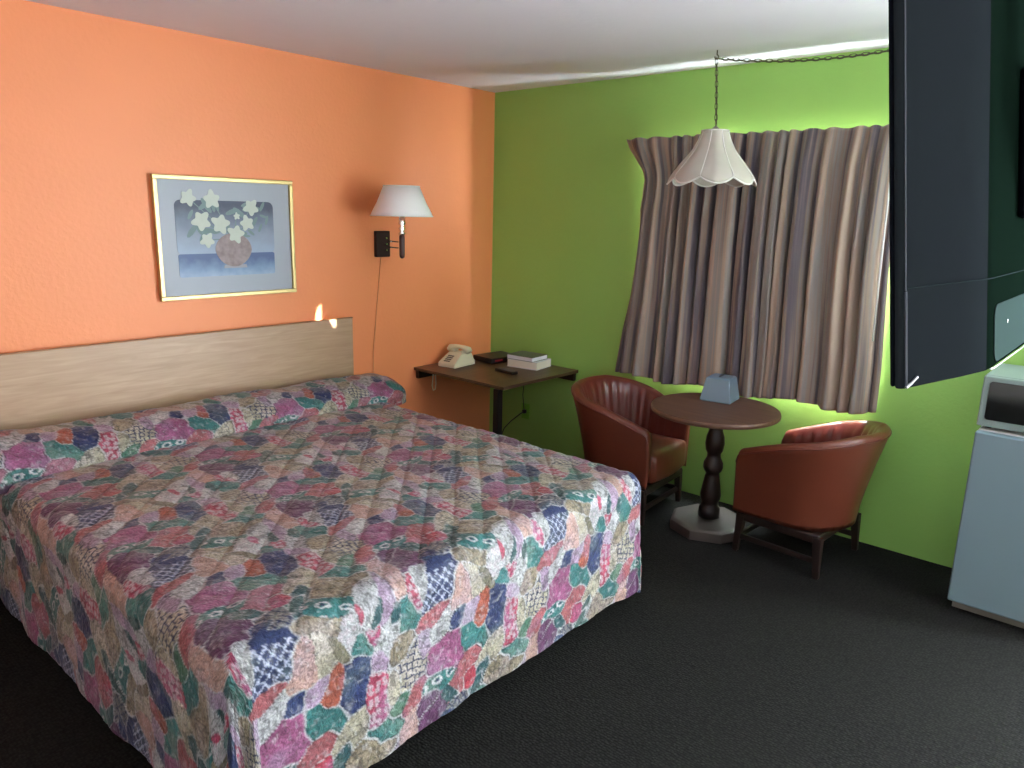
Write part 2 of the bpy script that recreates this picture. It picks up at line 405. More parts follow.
# ------------------------------------------------------------------ headboard
hb = thing('headboard', 'long pale oak laminate headboard panel on the orange wall behind the bed', 'headboard', (-2.5, -.055, 0))
bm = B(); box(bm, -1.25, 1.226, 0, .018, .42, 1.012); obj('panel', bm, M_headboard, hb, bevel=.002)
bm = B(); box(bm, -1.25, 1.228, -.001, .0185, 1.0125, 1.0165); obj('top_edging', bm, mat('edge_banding', srgb(150, 106, 66), .4), hb)
for x in (-.9, .9):
    bm = B(); box(bm, x-.04, x+.04, .0185, .0545, .45, .95); obj('wall_cleat', bm, M_darkwood, hb)

# ------------------------------------------------------------------ framed print
PX0, PX1, PZ0, PZ1 = -2.377, -1.628, 1.185, 1.784
pic = thing('picture_frame', 'gold framed print of white flowers in a pink vase above the headboard', 'picture', ((PX0+PX1)/2, -.004, (PZ0+PZ1)/2))
pw_, ph = (PX1-PX0)/2, (PZ1-PZ0)/2
M_gold = mat('gold_metal', srgb(196, 174, 124), .4, metal=.8)
bm = B(); f = .021
for (a, b_, c_, d) in ((-pw_, pw_, ph-f, ph), (-pw_, pw_, -ph, -ph+f), (-pw_, -pw_+f, -ph+f, ph-f), (pw_-f, pw_, -ph+f, ph-f)):
    box(bm, a, b_, -.026, 0, c_, d)
obj('frame', bm, M_gold, pic, bevel=.003)
M_mat = mat('mat_board', srgb(166, 172, 184), .35, var=.02, spec=.12)
bm = B(); box(bm, -pw_+f, pw_-f, -.012, -.001, -ph+f, ph-f); obj('mat_board', bm, M_mat, pic)
def ramp_mat(name, stops, z0, z1, axis='Z'):
    m = bpy.data.materials.new(name); m.use_nodes = True; nt = m.node_tree; b = nt.nodes['Principled BSDF']; b.inputs['Roughness'].default_value = .35; b.inputs['Specular IOR Level'].default_value = .12
    tc = nt.nodes.new('ShaderNodeTexCoord'); sp = nt.nodes.new('ShaderNodeSeparateXYZ'); mr = nt.nodes.new('ShaderNodeMapRange')
    mr.inputs[1].default_value = z0; mr.inputs[2].default_value = z1
    cr = nt.nodes.new('ShaderNodeValToRGB')
    while len(cr.color_ramp.elements) < len(stops): cr.color_ramp.elements.new(.5)
    for e, (p_, c_) in zip(cr.color_ramp.elements, stops): e.position = p_; e.color = c_
    n = nt.nodes.new('ShaderNodeTexNoise'); n.inputs['Scale'].default_value = 25; n.inputs['Detail'].default_value = 3
    ad = nt.nodes.new('ShaderNodeMath'); ad.operation = 'MULTIPLY_ADD'; ad.inputs[1].default_value = .06
    nt.links.new(tc.outputs['Object'], n.inputs['Vector']); nt.links.new(n.outputs['Fac'], ad.inputs[0])
    nt.links.new(tc.outputs['Object'], sp.inputs[0]); nt.links.new(sp.outputs['XYZ'.index(axis)], ad.inputs[2]); nt.links.new(ad.outputs[0], mr.inputs[0])
    nt.links.new(mr.outputs[0], cr.inputs[0]); nt.links.new(cr.outputs[0], b.inputs['Base Color'])
    return m
def poly(bm, pts, y, mi=0):
    f_ = bm.faces.new([bm.verts.new((x, y, z)) for x, z in pts]); f_.material_index = mi
def plate(bm, pts, y0, y1):
    a = [bm.verts.new((x, y0, z)) for x, z in pts]; c_ = [bm.verts.new((x, y1, z)) for x, z in pts]
    bm.faces.new(a); bm.faces.new(c_)
    for i in range(len(a)): bm.faces.new((a[i], a[(i+1) % len(a)], c_[(i+1) % len(a)], c_[i]))
def rrect(x0, x1, z0, z1, r, n=6):
    pts = []
    for cx, cz, a0 in ((x1-r, z1-r, 0), (x0+r, z1-r, 90), (x0+r, z0+r, 180), (x1-r, z0+r, 270)):
        for k in range(n+1):
            a = math.radians(a0+90*k/n); pts.append((cx+r*math.cos(a), cz+r*math.sin(a)))
    return pts
sky_m = ramp_mat('print_backdrop', [(0, srgb(160, 174, 200)), (.45, srgb(142, 154, 174)), (1, srgb(84, 90, 108))], -.085, .19)
tab_m = ramp_mat('print_table', [(0, srgb(168, 184, 208)), (.5, srgb(128, 152, 184)), (1, srgb(92, 108, 146))], -.19, -.07)
bm = B(); plate(bm, rrect(-.275, .255, -.08, .185, .03), -.0135, -.012); obj('backdrop_print', bm, sky_m, pic)
bm = B(); plate(bm, rrect(-.272, .252, -.19, -.076, .01), -.0138, -.012); obj('table_print', bm, tab_m, pic)
# vase
bm = B(); pts = [(.02+.1*math.cos(a)*(1-.12*max(0, -math.sin(a))), -.06+.085*math.sin(a)) for a in [2*PI*k/28 for k in range(28)]]
plate(bm, pts, -.0152, -.0135)
vm_ = mat('vase_print', srgb(150, 136, 138), .4, var=.5, vscale=28, spec=.12); obj('vase_print', bm, vm_, pic)
bm = B(); plate(bm, [(-.04, -.152), (.09, -.152), (.085, -.135), (-.035, -.135)], -.0150, -.0136); obj('vase_foot_print', bm, mat('vase_foot', srgb(150, 150, 160), .4), pic)
# stems and leaves, then the blossoms
rnd = random.Random(5)
bm = B()
fl = [(-.205, .195, .05), (-.085, .19, .055), (.128, .155, .052), (-.145, .085, .06), (-.045, .07, .06), (.1, .075, .048), (.035, .02, .056), (-.12, -.01, .046), (.045, .11, .022)]
for (x, z, r) in fl:
    tx, tz = .02, -.0
    d = Vector((x-tx, z-tz)); L = d.length; d.normalize(); nn = Vector((-d.y, d.x))*.0025
    poly(bm, [(tx+nn.x, tz+nn.y), (x+nn.x, z+nn.y), (x-nn.x, z-nn.y), (tx-nn.x, tz-nn.y)], -.0145)
for k in range(26):
    x, z = rnd.uniform(-.2, .22), rnd.uniform(0, .17); a = rnd.uniform(0, PI); L = rnd.uniform(.02, .045); wd = L*.33
    pts = [(x+L*math.cos(t)*math.cos(a)-wd*math.sin(t)*math.sin(a), z+L*math.cos(t)*math.sin(a)+wd*math.sin(t)*math.cos(a)) for t in [2*PI*q/10 for q in range(10)]]
    poly(bm, pts, -.0142-.00002*k)
obj('leaf_print', bm, mat('leaf_print', srgb(118, 138, 140), .4, var=.2, spec=.12), pic)
bm = B()
for (x, z, r) in fl:
    a0 = rnd.uniform(0, 2); pts = []
    for q in range(40):
        t = 2*PI*q/40; rr = .86*r*(.82+.18*math.cos(5*t))*(1+.08*math.sin(3*t+a0)); pts.append((x+rr*math.cos(t+a0), z+rr*math.sin(t+a0)))
    plate(bm, pts, -.0162, -.0150)
obj('blossom_print', bm, mat('blossom_print', srgb(190, 198, 190), .4, var=.06, vscale=30, spec=.12), pic)

# ------------------------------------------------------------------ wall lamp
M_shade = bpy.data.materials.new('white_lamp_fabric'); M_shade.use_nodes = True; nt = M_shade.node_tree; b = nt.nodes['Principled BSDF']
b.inputs['Base Color'].default_value = srgb(250, 250, 252); b.inputs['Roughness'].default_value = .8
tr = nt.nodes.new('ShaderNodeBsdfTranslucent'); tr.inputs[0].default_value = srgb(236, 232, 225); mx = nt.nodes.new('ShaderNodeMixShader'); mx.inputs[0].default_value = .06
nt.links.new(b.outputs[0], mx.inputs[1]); nt.links.new(tr.outputs[0], mx.inputs[2]); nt.links.new(mx.outputs[0], nt.nodes['Material Output'].inputs[0])
lampx, lampz = -1.045, 1.44
wl = thing('wall_lamp', 'swing arm wall lamp with white cone shade and dark stem on the orange wall', 'lamp', (lampx+.035, 0, lampz))
bm = B(); box(bm, -.052, .052, -.03, -.001, -.078, .078); obj('wall_plate', bm, mat('brown_plate', srgb(50, 34, 30), .6, spec=.2), wl, bevel=.004)
for dz in (.03, -.005, -.042):
    bm = B(); tube(bm, [(.012, -.03, dz), (.012, -.046, dz+.006)], .006, 10); obj('switch', bm, M_chrome, wl)
for dz in (.018, -.018):
    bm = B(); tube(bm, [(.03, -.03, dz), (.01, -.16, dz), (-.06, -.28, dz)], .0045, 8); obj('arm', bm, M_chrome, wl)
sx, sy = -.075, -.29
bm = B(); lathe(bm, [(.006, -.07), (.014, -.063), (.016, -.05), (.016, .055), (.013, .065)], 16, (sx, sy)); obj('stem', bm, mat('brown_stem', srgb(66, 38, 32), .3), wl, smooth=True)
bm = B(); lathe(bm, [(.018, .0655), (.02, .075), (.012, .085), (.02, .1), (.013, .115), (.022, .13), (.016, .15), (.016, .19)], 16, (sx, sy)); obj('socket', bm, M_chrome, wl, smooth=True)
bm = B(); prof = [(.178, .172), (.168, .197), (.142, .245), (.103, .338)]
lathe(bm, prof, 40, (sx, sy), cap=False); sh = obj('lamp_shade', bm, M_shade, wl, smooth=True)
md = sh.modifiers.new('s', 'SOLIDIFY'); md.thickness = .002
bm = B()
for r, z in ((.178, .172), (.103, .338)): tube(bm, [(sx+r*math.cos(a), sy+r*math.sin(a), z) for a in [2*PI*k/40 for k in range(40)]], .0035, 6, closed=True)
obj('shade_trim', bm, M_white, wl, smooth=True)
bm = B(); tube(bm, [(sx+.103*math.cos(0), sy, .335), (sx, sy, .2), (sx-.103, sy, .335)], .002, 6); obj('shade_spider', bm, M_chrome, wl)
bm = B(); lathe(bm, [(.012, .191), (.028, .22), (.03, .25), (.02, .28), (.004, .29)], 16, (sx, sy)); obj('bulb', bm, mat('bulb_glass', srgb(240, 240, 235), .2), wl, smooth=True)
bm = B(); cp = [(-.005, -.008, -.078), (-.012, -.006, -.15), (-.03, -.005, -.3), (-.045, -.005, -.42), (-.06, -.006, -.55), (-.075, -.006, -.66), (-.08, -.006, -.9)]
tube(bm, cp, .0026, 6); obj('power_cord', bm, mat('beige_cord', srgb(226, 150, 104), .6), wl, smooth=True)

# ------------------------------------------------------------------ corner desk
DW, DD, DZt = .750, .805, .632
desk = thing('corner_desk', 'wall mounted brown laminate desk shelf in the corner beside the bed', 'desk', (-DW/2, -DD/2, 0))
bm = B(); box(bm, -DW/2, DW/2-.002, -DD/2, DD/2-.002, DZt-.02, DZt); obj('desk_top', bm, M_desk, desk, bevel=.003)
bm = B(); box(bm, -DW/2+.004, -DW/2+.046, -DD/2+.045, -DD/2+.087, 0, DZt-.025); obj('leg', bm, M_black, desk, bevel=.003)
bm = B(); box(bm, -DW/2+.02, DW/2-.06, DD/2-.03, DD/2-.003, DZt-.075, DZt-.025); obj('wall_cleat', bm, M_darkwood, desk)
bm = B(); box(bm, DW/2-.03, DW/2-.003, -DD/2+.02, DD/2-.06, DZt-.075, DZt-.025); obj('wall_cleat', bm, M_darkwood, desk)

# telephone
M_beige = mat('beige_plastic', srgb(222, 216, 190), .35)
ph_ = thing('telephone', 'beige push button desk telephone with handset on the corner desk', 'telephone', (-.492, -.145, DZt+.0005), math.radians(-84))
ph_.scale = (.74, 1.0, .8)
bm = B()
a = [(-.1, -.11, 0), (.1, -.11, 0), (.1, .11, 0), (-.1, .11, 0)]
lv = [(.0, 1, 1), (.03, .98, .98)]
V0 = [bm.verts.new(p) for p in a]; V1 = [bm.verts.new((x*.98, y*.98, .035)) for x, y, z in a]
V2 = [bm.verts.new(p) for p in ((-.08, -.02, .105), (.08, -.02, .105), (.08, .085, .105), (-.08, .085, .105))]
for A_, B_ in ((V0, V1), (V1, V2)):
    for i in range(4): bm.faces.new((A_[i], A_[(i+1) % 4], B_[(i+1) % 4], B_[i]))
bm.faces.new(V0); bm.faces.new(V2)
obj('phone_body', bm, M_beige, ph_, bevel=.008, seg=3)
bm = B()
tube(bm, [(-.115, .03, .118), (-.1, .03, .135), (-.05, .03, .15), (0, .03, .153), (.05, .03, .15), (.1, .03, .135), (.115, .03, .118)], [.026, .03, .02, .017, .02, .03, .026], 14)
obj('handset', bm, M_beige, ph_, smooth=True)
for sxx in (-.055, .055):
    bm = B(); box(bm, sxx-.012, sxx+.012, .0, .06, .1055, .13); obj('cradle', bm, M_beige, ph_, bevel=.004)
M_key = mat('key_grey', srgb(96, 92, 88), .5)
bm = B()
for i in range(3):
    for j in range(4):
        x = -.034+.023*i; t = .18+.17*j; y = -.108+(.088)*t; z = .035+.07*t
        box(bm, x-.008, x+.008, y-.006, y+.006, z, z+.006)
obj('keypad', bm, M_key, ph_)
bm = B(); n_ = 60; tube(bm, [(-.12-.012*math.cos(k*1.3), .04+.012*math.sin(k*1.3), .1-.0013*k) for k in range(n_)], .002, 5); obj('handset_cord', bm, M_beige, ph_, smooth=True)
bm = B()
lp = [Vector(( -.600+.0*k, 0, 0)) for k in range(1)]
pts = [(-.605, -.04, .598), (-.612, -.04, .55), (-.618, -.038, .49), (-.605, -.036, .455), (-.588, -.036, .46), (-.582, -.038, .5), (-.588, -.04, .55), (-.592, -.04, .598)]
tube(bm, pts, .0035, 6); tag(obj('phone_line', bm, M_beige, smooth=True), 'looped beige telephone line hanging below the corner desk', 'cord')

# dark binder, books, remote control
bk = thing('binder', 'black binder with a small red mark lying in the back corner of the desk', 'binder', (-.155, -.20, DZt+.0005), math.radians(-6))
bm = B(); box(bm, -.13, .13, -.1, .1, 0, .036); obj('cover', bm, mat('black_cover', srgb(26, 24, 30), .4), bk, bevel=.004)
bm = B(); box(bm, -.1, -.03, -.1015, -.1004, .013, .024); obj('red_mark', bm, mat('red_ink', srgb(180, 45, 60), .5), bk)
def book(name, label, cat, loc, rz, w_, d_, t_, cov, pages):
    o = thing(name, label, cat, loc, rz)
    bm = B(); box(bm, -w_/2+.004, w_/2-.003, -d_/2+.003, d_/2-.003, .0025, t_-.0025); obj('pages', bm, pages, o)
    bm = B(); box(bm, -w_/2, w_/2, -d_/2, d_/2, 0, .0022); box(bm, -w_/2, w_/2, -d_/2, d_/2, t_-.0022, t_); box(bm, w_/2-.0025, w_/2, -d_/2, d_/2, .0022, t_-.0022)
    obj('cover', bm, cov, o); return o
M_pages = mat('paper_edges', srgb(226, 220, 206), .8, var=.08, vscale=3, stretch=(1, 1, 200))
M_pages2 = mat('bright_paper', srgb(235, 236, 244), .8, var=.05, vscale=3, stretch=(1, 1, 200))
M_cov = mat('pale_cover', srgb(205, 205, 210), .5)
M_cov2 = mat('green_grey_cover', srgb(96, 112, 92), .5)
book('telephone_book', 'thick white telephone book under the thinner book on the corner desk', 'book', (-.155, -.50, DZt+.0005), math.radians(9), .19, .235, .052, M_cov, M_pages)
book('book', 'thinner book with grey green cover lying on top of the thick white one', 'book', (-.165, -.49, DZt+.053), math.radians(4), .175, .215, .03, M_cov2, M_pages2)
rc = thing('remote_control', 'black remote control lying in front of the books on the desk', 'remote control', (-.425, -.535, DZt+.0005), math.radians(-6))
bm = B(); box(bm, -.026, .026, -.085, .085, 0, .02); obj('casing', bm, M_dark, rc, bevel=.006)
bm = B()
for i in range(3):
    for j in range(6): box(bm, -.018+.013*i, -.009+.013*i, -.07+.022*j, -.059+.022*j, .02, .0225)
obj('buttons', bm, mat('button_grey', srgb(110, 108, 108), .5), rc)

# wall outlet with black plug
ol = thing('wall_outlet', 'green painted wall outlet plate with a black plug below the desk', 'outlet', (0, -.355, .26))
bm = B(); box(bm, -.006, -.0005, -.036, .036, -.057, .057); obj('cover_plate', bm, mat('painted_plate', srgb(120, 188, 62), .5), ol, bevel=.002)
bm = B(); box(bm, -.03, -.0065, -.013, .013, -.012, .014); obj('plug', bm, M_dark, ol, bevel=.004)
bm = B(); tube(bm, [(-.03, .0, 0), (-.05, .02, -.02), (-.055, .09, -.08), (-.05, .16, -.15), (-.05, .2, -.24)], .004, 6); obj('plug_cord', bm, M_dark, ol, smooth=True)
bm = B(); tube(bm, [(-.02, .002, .0145), (-.016, .02, .12), (-.012, .01, .24), (-.01, .015, .34)], .003, 6); obj('thin_cord', bm, M_dark, ol, smooth=True)

# ------------------------------------------------------------------ curtain
M_curt = bpy.data.materials.new('striped_curtain_fabric'); M_curt.use_nodes = True; nt = M_curt.node_tree; b = nt.nodes['Principled BSDF']
uv = nt.nodes.new('ShaderNodeUVMap'); mp = nt.nodes.new('ShaderNodeMapping'); mp.inputs['Scale'].default_value = (1, .02, 1)
nt.links.new(uv.outputs[0], mp.inputs[0])
n = nt.nodes.new('ShaderNodeTexNoise'); n.inputs['Scale'].default_value = 16; n.inputs['Detail'].default_value = 4; nt.links.new(mp.outputs[0], n.inputs['Vector'])
cr = nt.nodes.new('ShaderNodeValToRGB'); el = cr.color_ramp.elements
el[0].position = .33; el[0].color = srgb(74, 68, 80); el[1].position = .68; el[1].color = srgb(186, 168, 152)
for p_, c_ in ((.42, srgb(112, 104, 108)), (.47, srgb(154, 134, 120)), (.53, srgb(146, 142, 140)), (.6, srgb(176, 152, 134))):
    e = el.new(p_); e.color = c_
nt.links.new(n.outputs['Fac'], cr.inputs[0])
n3 = nt.nodes.new('ShaderNodeTexNoise'); n3.inputs['Scale'].default_value = 300; nt.links.new(uv.outputs[0], n3.inputs['Vector'])
mx2 = nt.nodes.new('ShaderNodeMix'); mx2.data_type = 'RGBA'; mx2.blend_type = 'MULTIPLY'; mx2.inputs[0].default_value = .25
nt.links.new(cr.outputs[0], mx2.inputs[6]); nt.links.new(n3.outputs['Fac'], mx2.inputs[7]); nt.links.new(mx2.outputs[2], b.inputs['Base Color'])
b.inputs['Roughness'].default_value = .85; b.inputs['Sheen Weight'].default_value = .1
tr = nt.nodes.new('ShaderNodeBsdfTranslucent'); nt.links.new(mx2.outputs[2], tr.inputs[0])
mx = nt.nodes.new('ShaderNodeMixShader'); mx.inputs[0].default_value = .02
nt.links.new(b.outputs[0], mx.inputs[1]); nt.links.new(tr.outputs[0], mx.inputs[2]); nt.links.new(mx.outputs[0], nt.nodes['Material Output'].inputs[0])
cur = thing('curtain', 'brown and grey striped pleated curtain drawn across the window', 'curtain', (-.1, -1.9, .68))
zs = [2.084, 2.03, 1.972, 1.90, 1.848, 1.75, 1.677, 1.5, 1.324, 1.15, .954, .8, .69]
LY = [-1.10, -1.125, -1.175, -1.238, -1.262, -1.262, -1.240, -1.225, -1.21, -1.19, -1.150, -1.125, -1.11]
RY = [-2.66, -2.655, -2.65, -2.645, -2.645, -2.643, -2.643, -2.643, -2.650, -2.66, -2.672, -2.675, -2.675]
rows, cols = 90, 900
zz = np.linspace(2.084, .68, rows); S = np.linspace(0, 1, cols)
ly = np.interp(-zz, [-z for z in zs], LY); ry = np.interp(-zz, [-z for z in zs], RY)
SS, ZZ = np.meshgrid(S, zz); LYg = ly[:, None]; RYg = ry[:, None]
frac = (2.084-ZZ)/1.4
ph1 = SS+.018*np.sin(SS*19+1)+.007*np.sin(SS*47+2)
NP = 17
head = np.exp(-((2.084-ZZ)/.12)**2)
amp = .016+.016*np.clip(frac*1.5, 0, 1)
wv = np.sin(2*PI*NP*ph1+.8*np.sin(SS*9))
wv2 = .35*np.sin(2*PI*NP*2*ph1+frac*1.2)+.25*np.sin(2*PI*7.3*SS+frac*2)
xx = -.075+.015*frac-amp*(wv+wv2*(1-head*.5))*(1-.35*head)
side = .5*amp*np.cos(2*PI*NP*ph1+.8*np.sin(SS*9))*(.4+.6*frac)*np.clip(SS*20, 0, 1)*np.clip((1-SS)*20, 0, 1)
LB = -1.150+.028*frac
yy = LB+(RYg-LB)*SS+(LYg-LB)*np.exp(-SS/.12)+side
hem = .012*np.sin(2*PI*3.1*SS)+.012*np.sin(2*PI*NP*ph1)*0+(.03*SS-.008)
zz2 = ZZ+np.where(frac > .9, (frac-.9)/.1, 0)*hem+.004*np.sin(2*PI*NP*ph1)*head
# left return: the pinched top-left end turns back towards the wall
ret = np.clip(1-SS/.035, 0, 1); xx = xx*(1-ret)-ret*(.028+.045*np.exp(-((ZZ-1.77)/.13)**2))
ret = np.clip((SS-.97)/.03, 0, 1); xx = xx*(1-ret)-ret*.035
Pc = np.stack([xx+.1, yy+1.9, zz2-.68], -1)
o = np_mesh('curtain_panel', Pc, None, np.stack([SS*2.6, ZZ], -1), cur, M_curt)
md = o.modifiers.new('s', 'SOLIDIFY'); md.thickness = .0025
bm = B(); box(bm, .055, .08, -.76, .72, 1.33, 1.36); obj('curtain_rod', bm, M_white, cur)
for y in (-.6, 0, .6):
    bm = B(); box(bm, .081, .0995, y-.012, y+.012, 1.33, 1.355); obj('rod_bracket', bm, M_white, cur)
bm = B(); tube(bm, [(-.035, -.725, 1.33), (-.035, -.73, .95), (-.035, -.742, .4)], .0045, 8); obj('draw_wand', bm, M_white, cur, smooth=True)

# ------------------------------------------------------------------ swag pendant lamp
pl = thing('pendant_lamp', 'white scalloped fabric pendant lamp hanging on a dark chain before the curtain', 'lamp', (-.395, -1.86, 0))
NS = 8
def smod(z0, z1, r0):
    return lambda a, z: 1
bm = B(); rows_ = 22; seg = 96; Z1, Z0 = 2.064, 1.835
prof = []
for i in range(rows_):
    t = i/(rows_-1)
    r = float(np.interp(t, [0, .2, .4, .6, .75, .88, .96, 1], [.066, .082, .106, .142, .172, .200, .213, .214]))
    prof.append((t, r))
P_ = []
for t, r in prof:
    ring = []
    for k in range(seg+1):
        a = 2*PI*k/seg+.2; ph2 = (k/seg*NS) % 1; bul = math.sin(PI*ph2)
        rr = r*(1-.055*(1-bul)*1.0 if t > .03 else 1)*(1+.02*bul*t)
        z = Z1-(Z1-Z0)*t-.03*bul*max(0, (t-.6)/.4)**2
        ring.append((rr*math.cos(a), rr*math.sin(a), z))
    P_.append(ring)
grid(bm, P_); bmesh.ops.remove_doubles(bm, verts=bm.verts, dist=1e-5)
M_shade2 = mat('ivory_lamp_fabric', srgb(196, 190, 180), .85, spec=.1)
o = obj('lamp_shade', bm, M_shade2, pl, smooth=True); md = o.modifiers.new('s', 'SOLIDIFY'); md.thickness = .002
M_trim = mat('white_trim', srgb(222, 220, 214), .7)
for k in range(NS):
    j = int(k*seg/NS); bm = B(); tube(bm, [Vector(r_[j])*1.0+Vector((math.cos(2*PI*j/seg+.2), math.sin(2*PI*j/seg+.2), 0))*.001 for r_ in P_], .0035, 6); obj('rib_trim', bm, M_trim, pl, smooth=True)
bm = B(); tube(bm, P_[-1][:-1], .0045, 6, closed=True); obj('edge_trim', bm, M_trim, pl, smooth=True)
bm = B(); tube(bm, P_[0][:-1], .0035, 6, closed=True); obj('edge_trim', bm, M_trim, pl, smooth=True)
bm = B(); lathe(bm, [(.004, 2.088), (.02, 2.073), (.067, 2.066), (.067, 2.062)], 24); obj('top_cap', bm, mat('cap_metal', srgb(150, 150, 140), .4, metal=.6), pl, smooth=True)
M_chain = mat('antique_brass', srgb(84, 82, 60), .4, metal=.6)
def chain(bm, pts, pitch=.026):
    pts = [Vector(p) for p in pts]; L = [0]
    for i in range(1, len(pts)): L.append(L[-1]+(pts[i]-pts[i-1]).length)
    n_ = int(L[-1]/pitch)
    def at_(s):
        for i in range(1, len(pts)):
            if s <= L[i]: return pts[i-1].lerp(pts[i], (s-L[i-1])/(L[i]-L[i-1]))
        return pts[-1]
    for k in range(n_):
        s = (k+.5)*L[-1]/n_; p = at_(s); t = (at_(min(L[-1], s+.01))-at_(max(0, s-.01))).normalized()
        ref = Vector((0, 0, 1)) if abs(t.z) < .8 else Vector((0, 1, 0))
        nn = t.cross(ref).normalized(); 
        if k % 2: nn = t.cross(nn)
        tube(bm, [p+t*.0185*math.cos(a)+nn*.0075*math.sin(a) for a in [2*PI*q/12 for q in range(12)]], .0019, 5, closed=True)
bm = B(); chain(bm, [(0, 0, 2.088), (.0, .012, 2.26), (0, .025, 2.40)]); tube(bm, [(0.003, 0, 2.095), (.004, .014, 2.25), (0.002, .025, 2.4)], .0022, 5)
obj('hanging_chain', bm, M_chain, pl, smooth=True)
bm = B(); sw = []
A1 = Vector((0, .022, 2.402)); B1 = Vector((.27, -.95, 2.43))
for k in range(25):
    t = k/24; p = A1.lerp(B1, t); p.z -= .045*4*t*(1-t); sw.append(p)
chain(bm, sw); tube(bm, [p+Vector((.002, 0, -.003)) for p in sw], .0022, 5)
obj('swag_chain', bm, M_chain, pl, smooth=True)
for (hx, hy) in ((0, .024), (.27, -.95)):
    bm = B(); tube(bm, [(hx, hy, 2.4395), (hx, hy, 2.42), (hx, hy-.01, 2.41), (hx, hy-.004, 2.398), (hx, hy+.008, 2.402), (hx, hy+.011, 2.411)], .003, 6); obj('ceiling_hook', bm, M_chain, pl, smooth=True)

# ------------------------------------------------------------------ round table
tb = thing('pedestal_table', 'small round brown table on a turned wooden pedestal between the two armchairs', 'table', (-.418, -1.995, 0))
bm = B(); lathe(bm, [(.322, .649), (.329, .654), (.331, .665), (.328, .675), (.322, .678)], 64); obj('tabletop', bm, M_tabletop, tb, smooth=False, bevel=0)
bm = B(); lathe(bm, [(.03, .066), (.056, .072), (.056, .12), (.044, .135), (.043, .155), (.053, .175), (.054, .2), (.046, .25), (.038, .3), (.034, .318), (.046, .33), (.052, .35), (.05, .375), (.036, .405), (.034, .425), (.045, .445), (.05, .48), (.046, .52), (.036, .55), (.034, .57), (.048, .61), (.07, .648)], 28, (.012, -.012))
obj('pedestal_column', bm, M_darkwood, tb, smooth=True)
M_plinth = mat('grey_brown_plinth', srgb(66, 58, 54), .5, var=.12)
bm = B(); lathe(bm, [(.21, 0), (.21, .05), (.185, .065)], 8, (.012, -.012)); obj('octagonal_base', bm, M_plinth, tb, bevel=.004)

# tapered grey container on the table
tc_ = thing('napkin_dispenser', 'pale blue grey tapered square container on the round table', 'container', (-.245, -1.935, .6785), math.radians(8))
bm = B()
q0 = [(-.085, -.085), (.085, -.085), (.085, .085), (-.085, .085)]
L0 = [bm.verts.new((x, y, 0)) for x, y in q0]; L1 = [bm.verts.new((x*.99, y*.99, .012)) for x, y in q0]; L2 = [bm.verts.new((x*.76, y*.76, .125)) for x, y in q0]; L3 = [bm.verts.new((x*.6, y*.6, .132)) for x, y in q0]
for A_, B_ in ((L0, L1), (L1, L2), (L2, L3)):
    for i in range(4): bm.faces.new((A_[i], A_[(i+1) % 4], B_[(i+1) % 4], B_[i]))
bm.faces.new(L0); bm.faces.new(L3)
obj('body', bm, mat('blue_grey_plastic', srgb(112, 132, 148), .35), tc_, bevel=.006, seg=3)
bm = B(); box(bm, -.03, .03, -.006, .006, .1325, .135); obj('slot', bm, M_dark, tc_)

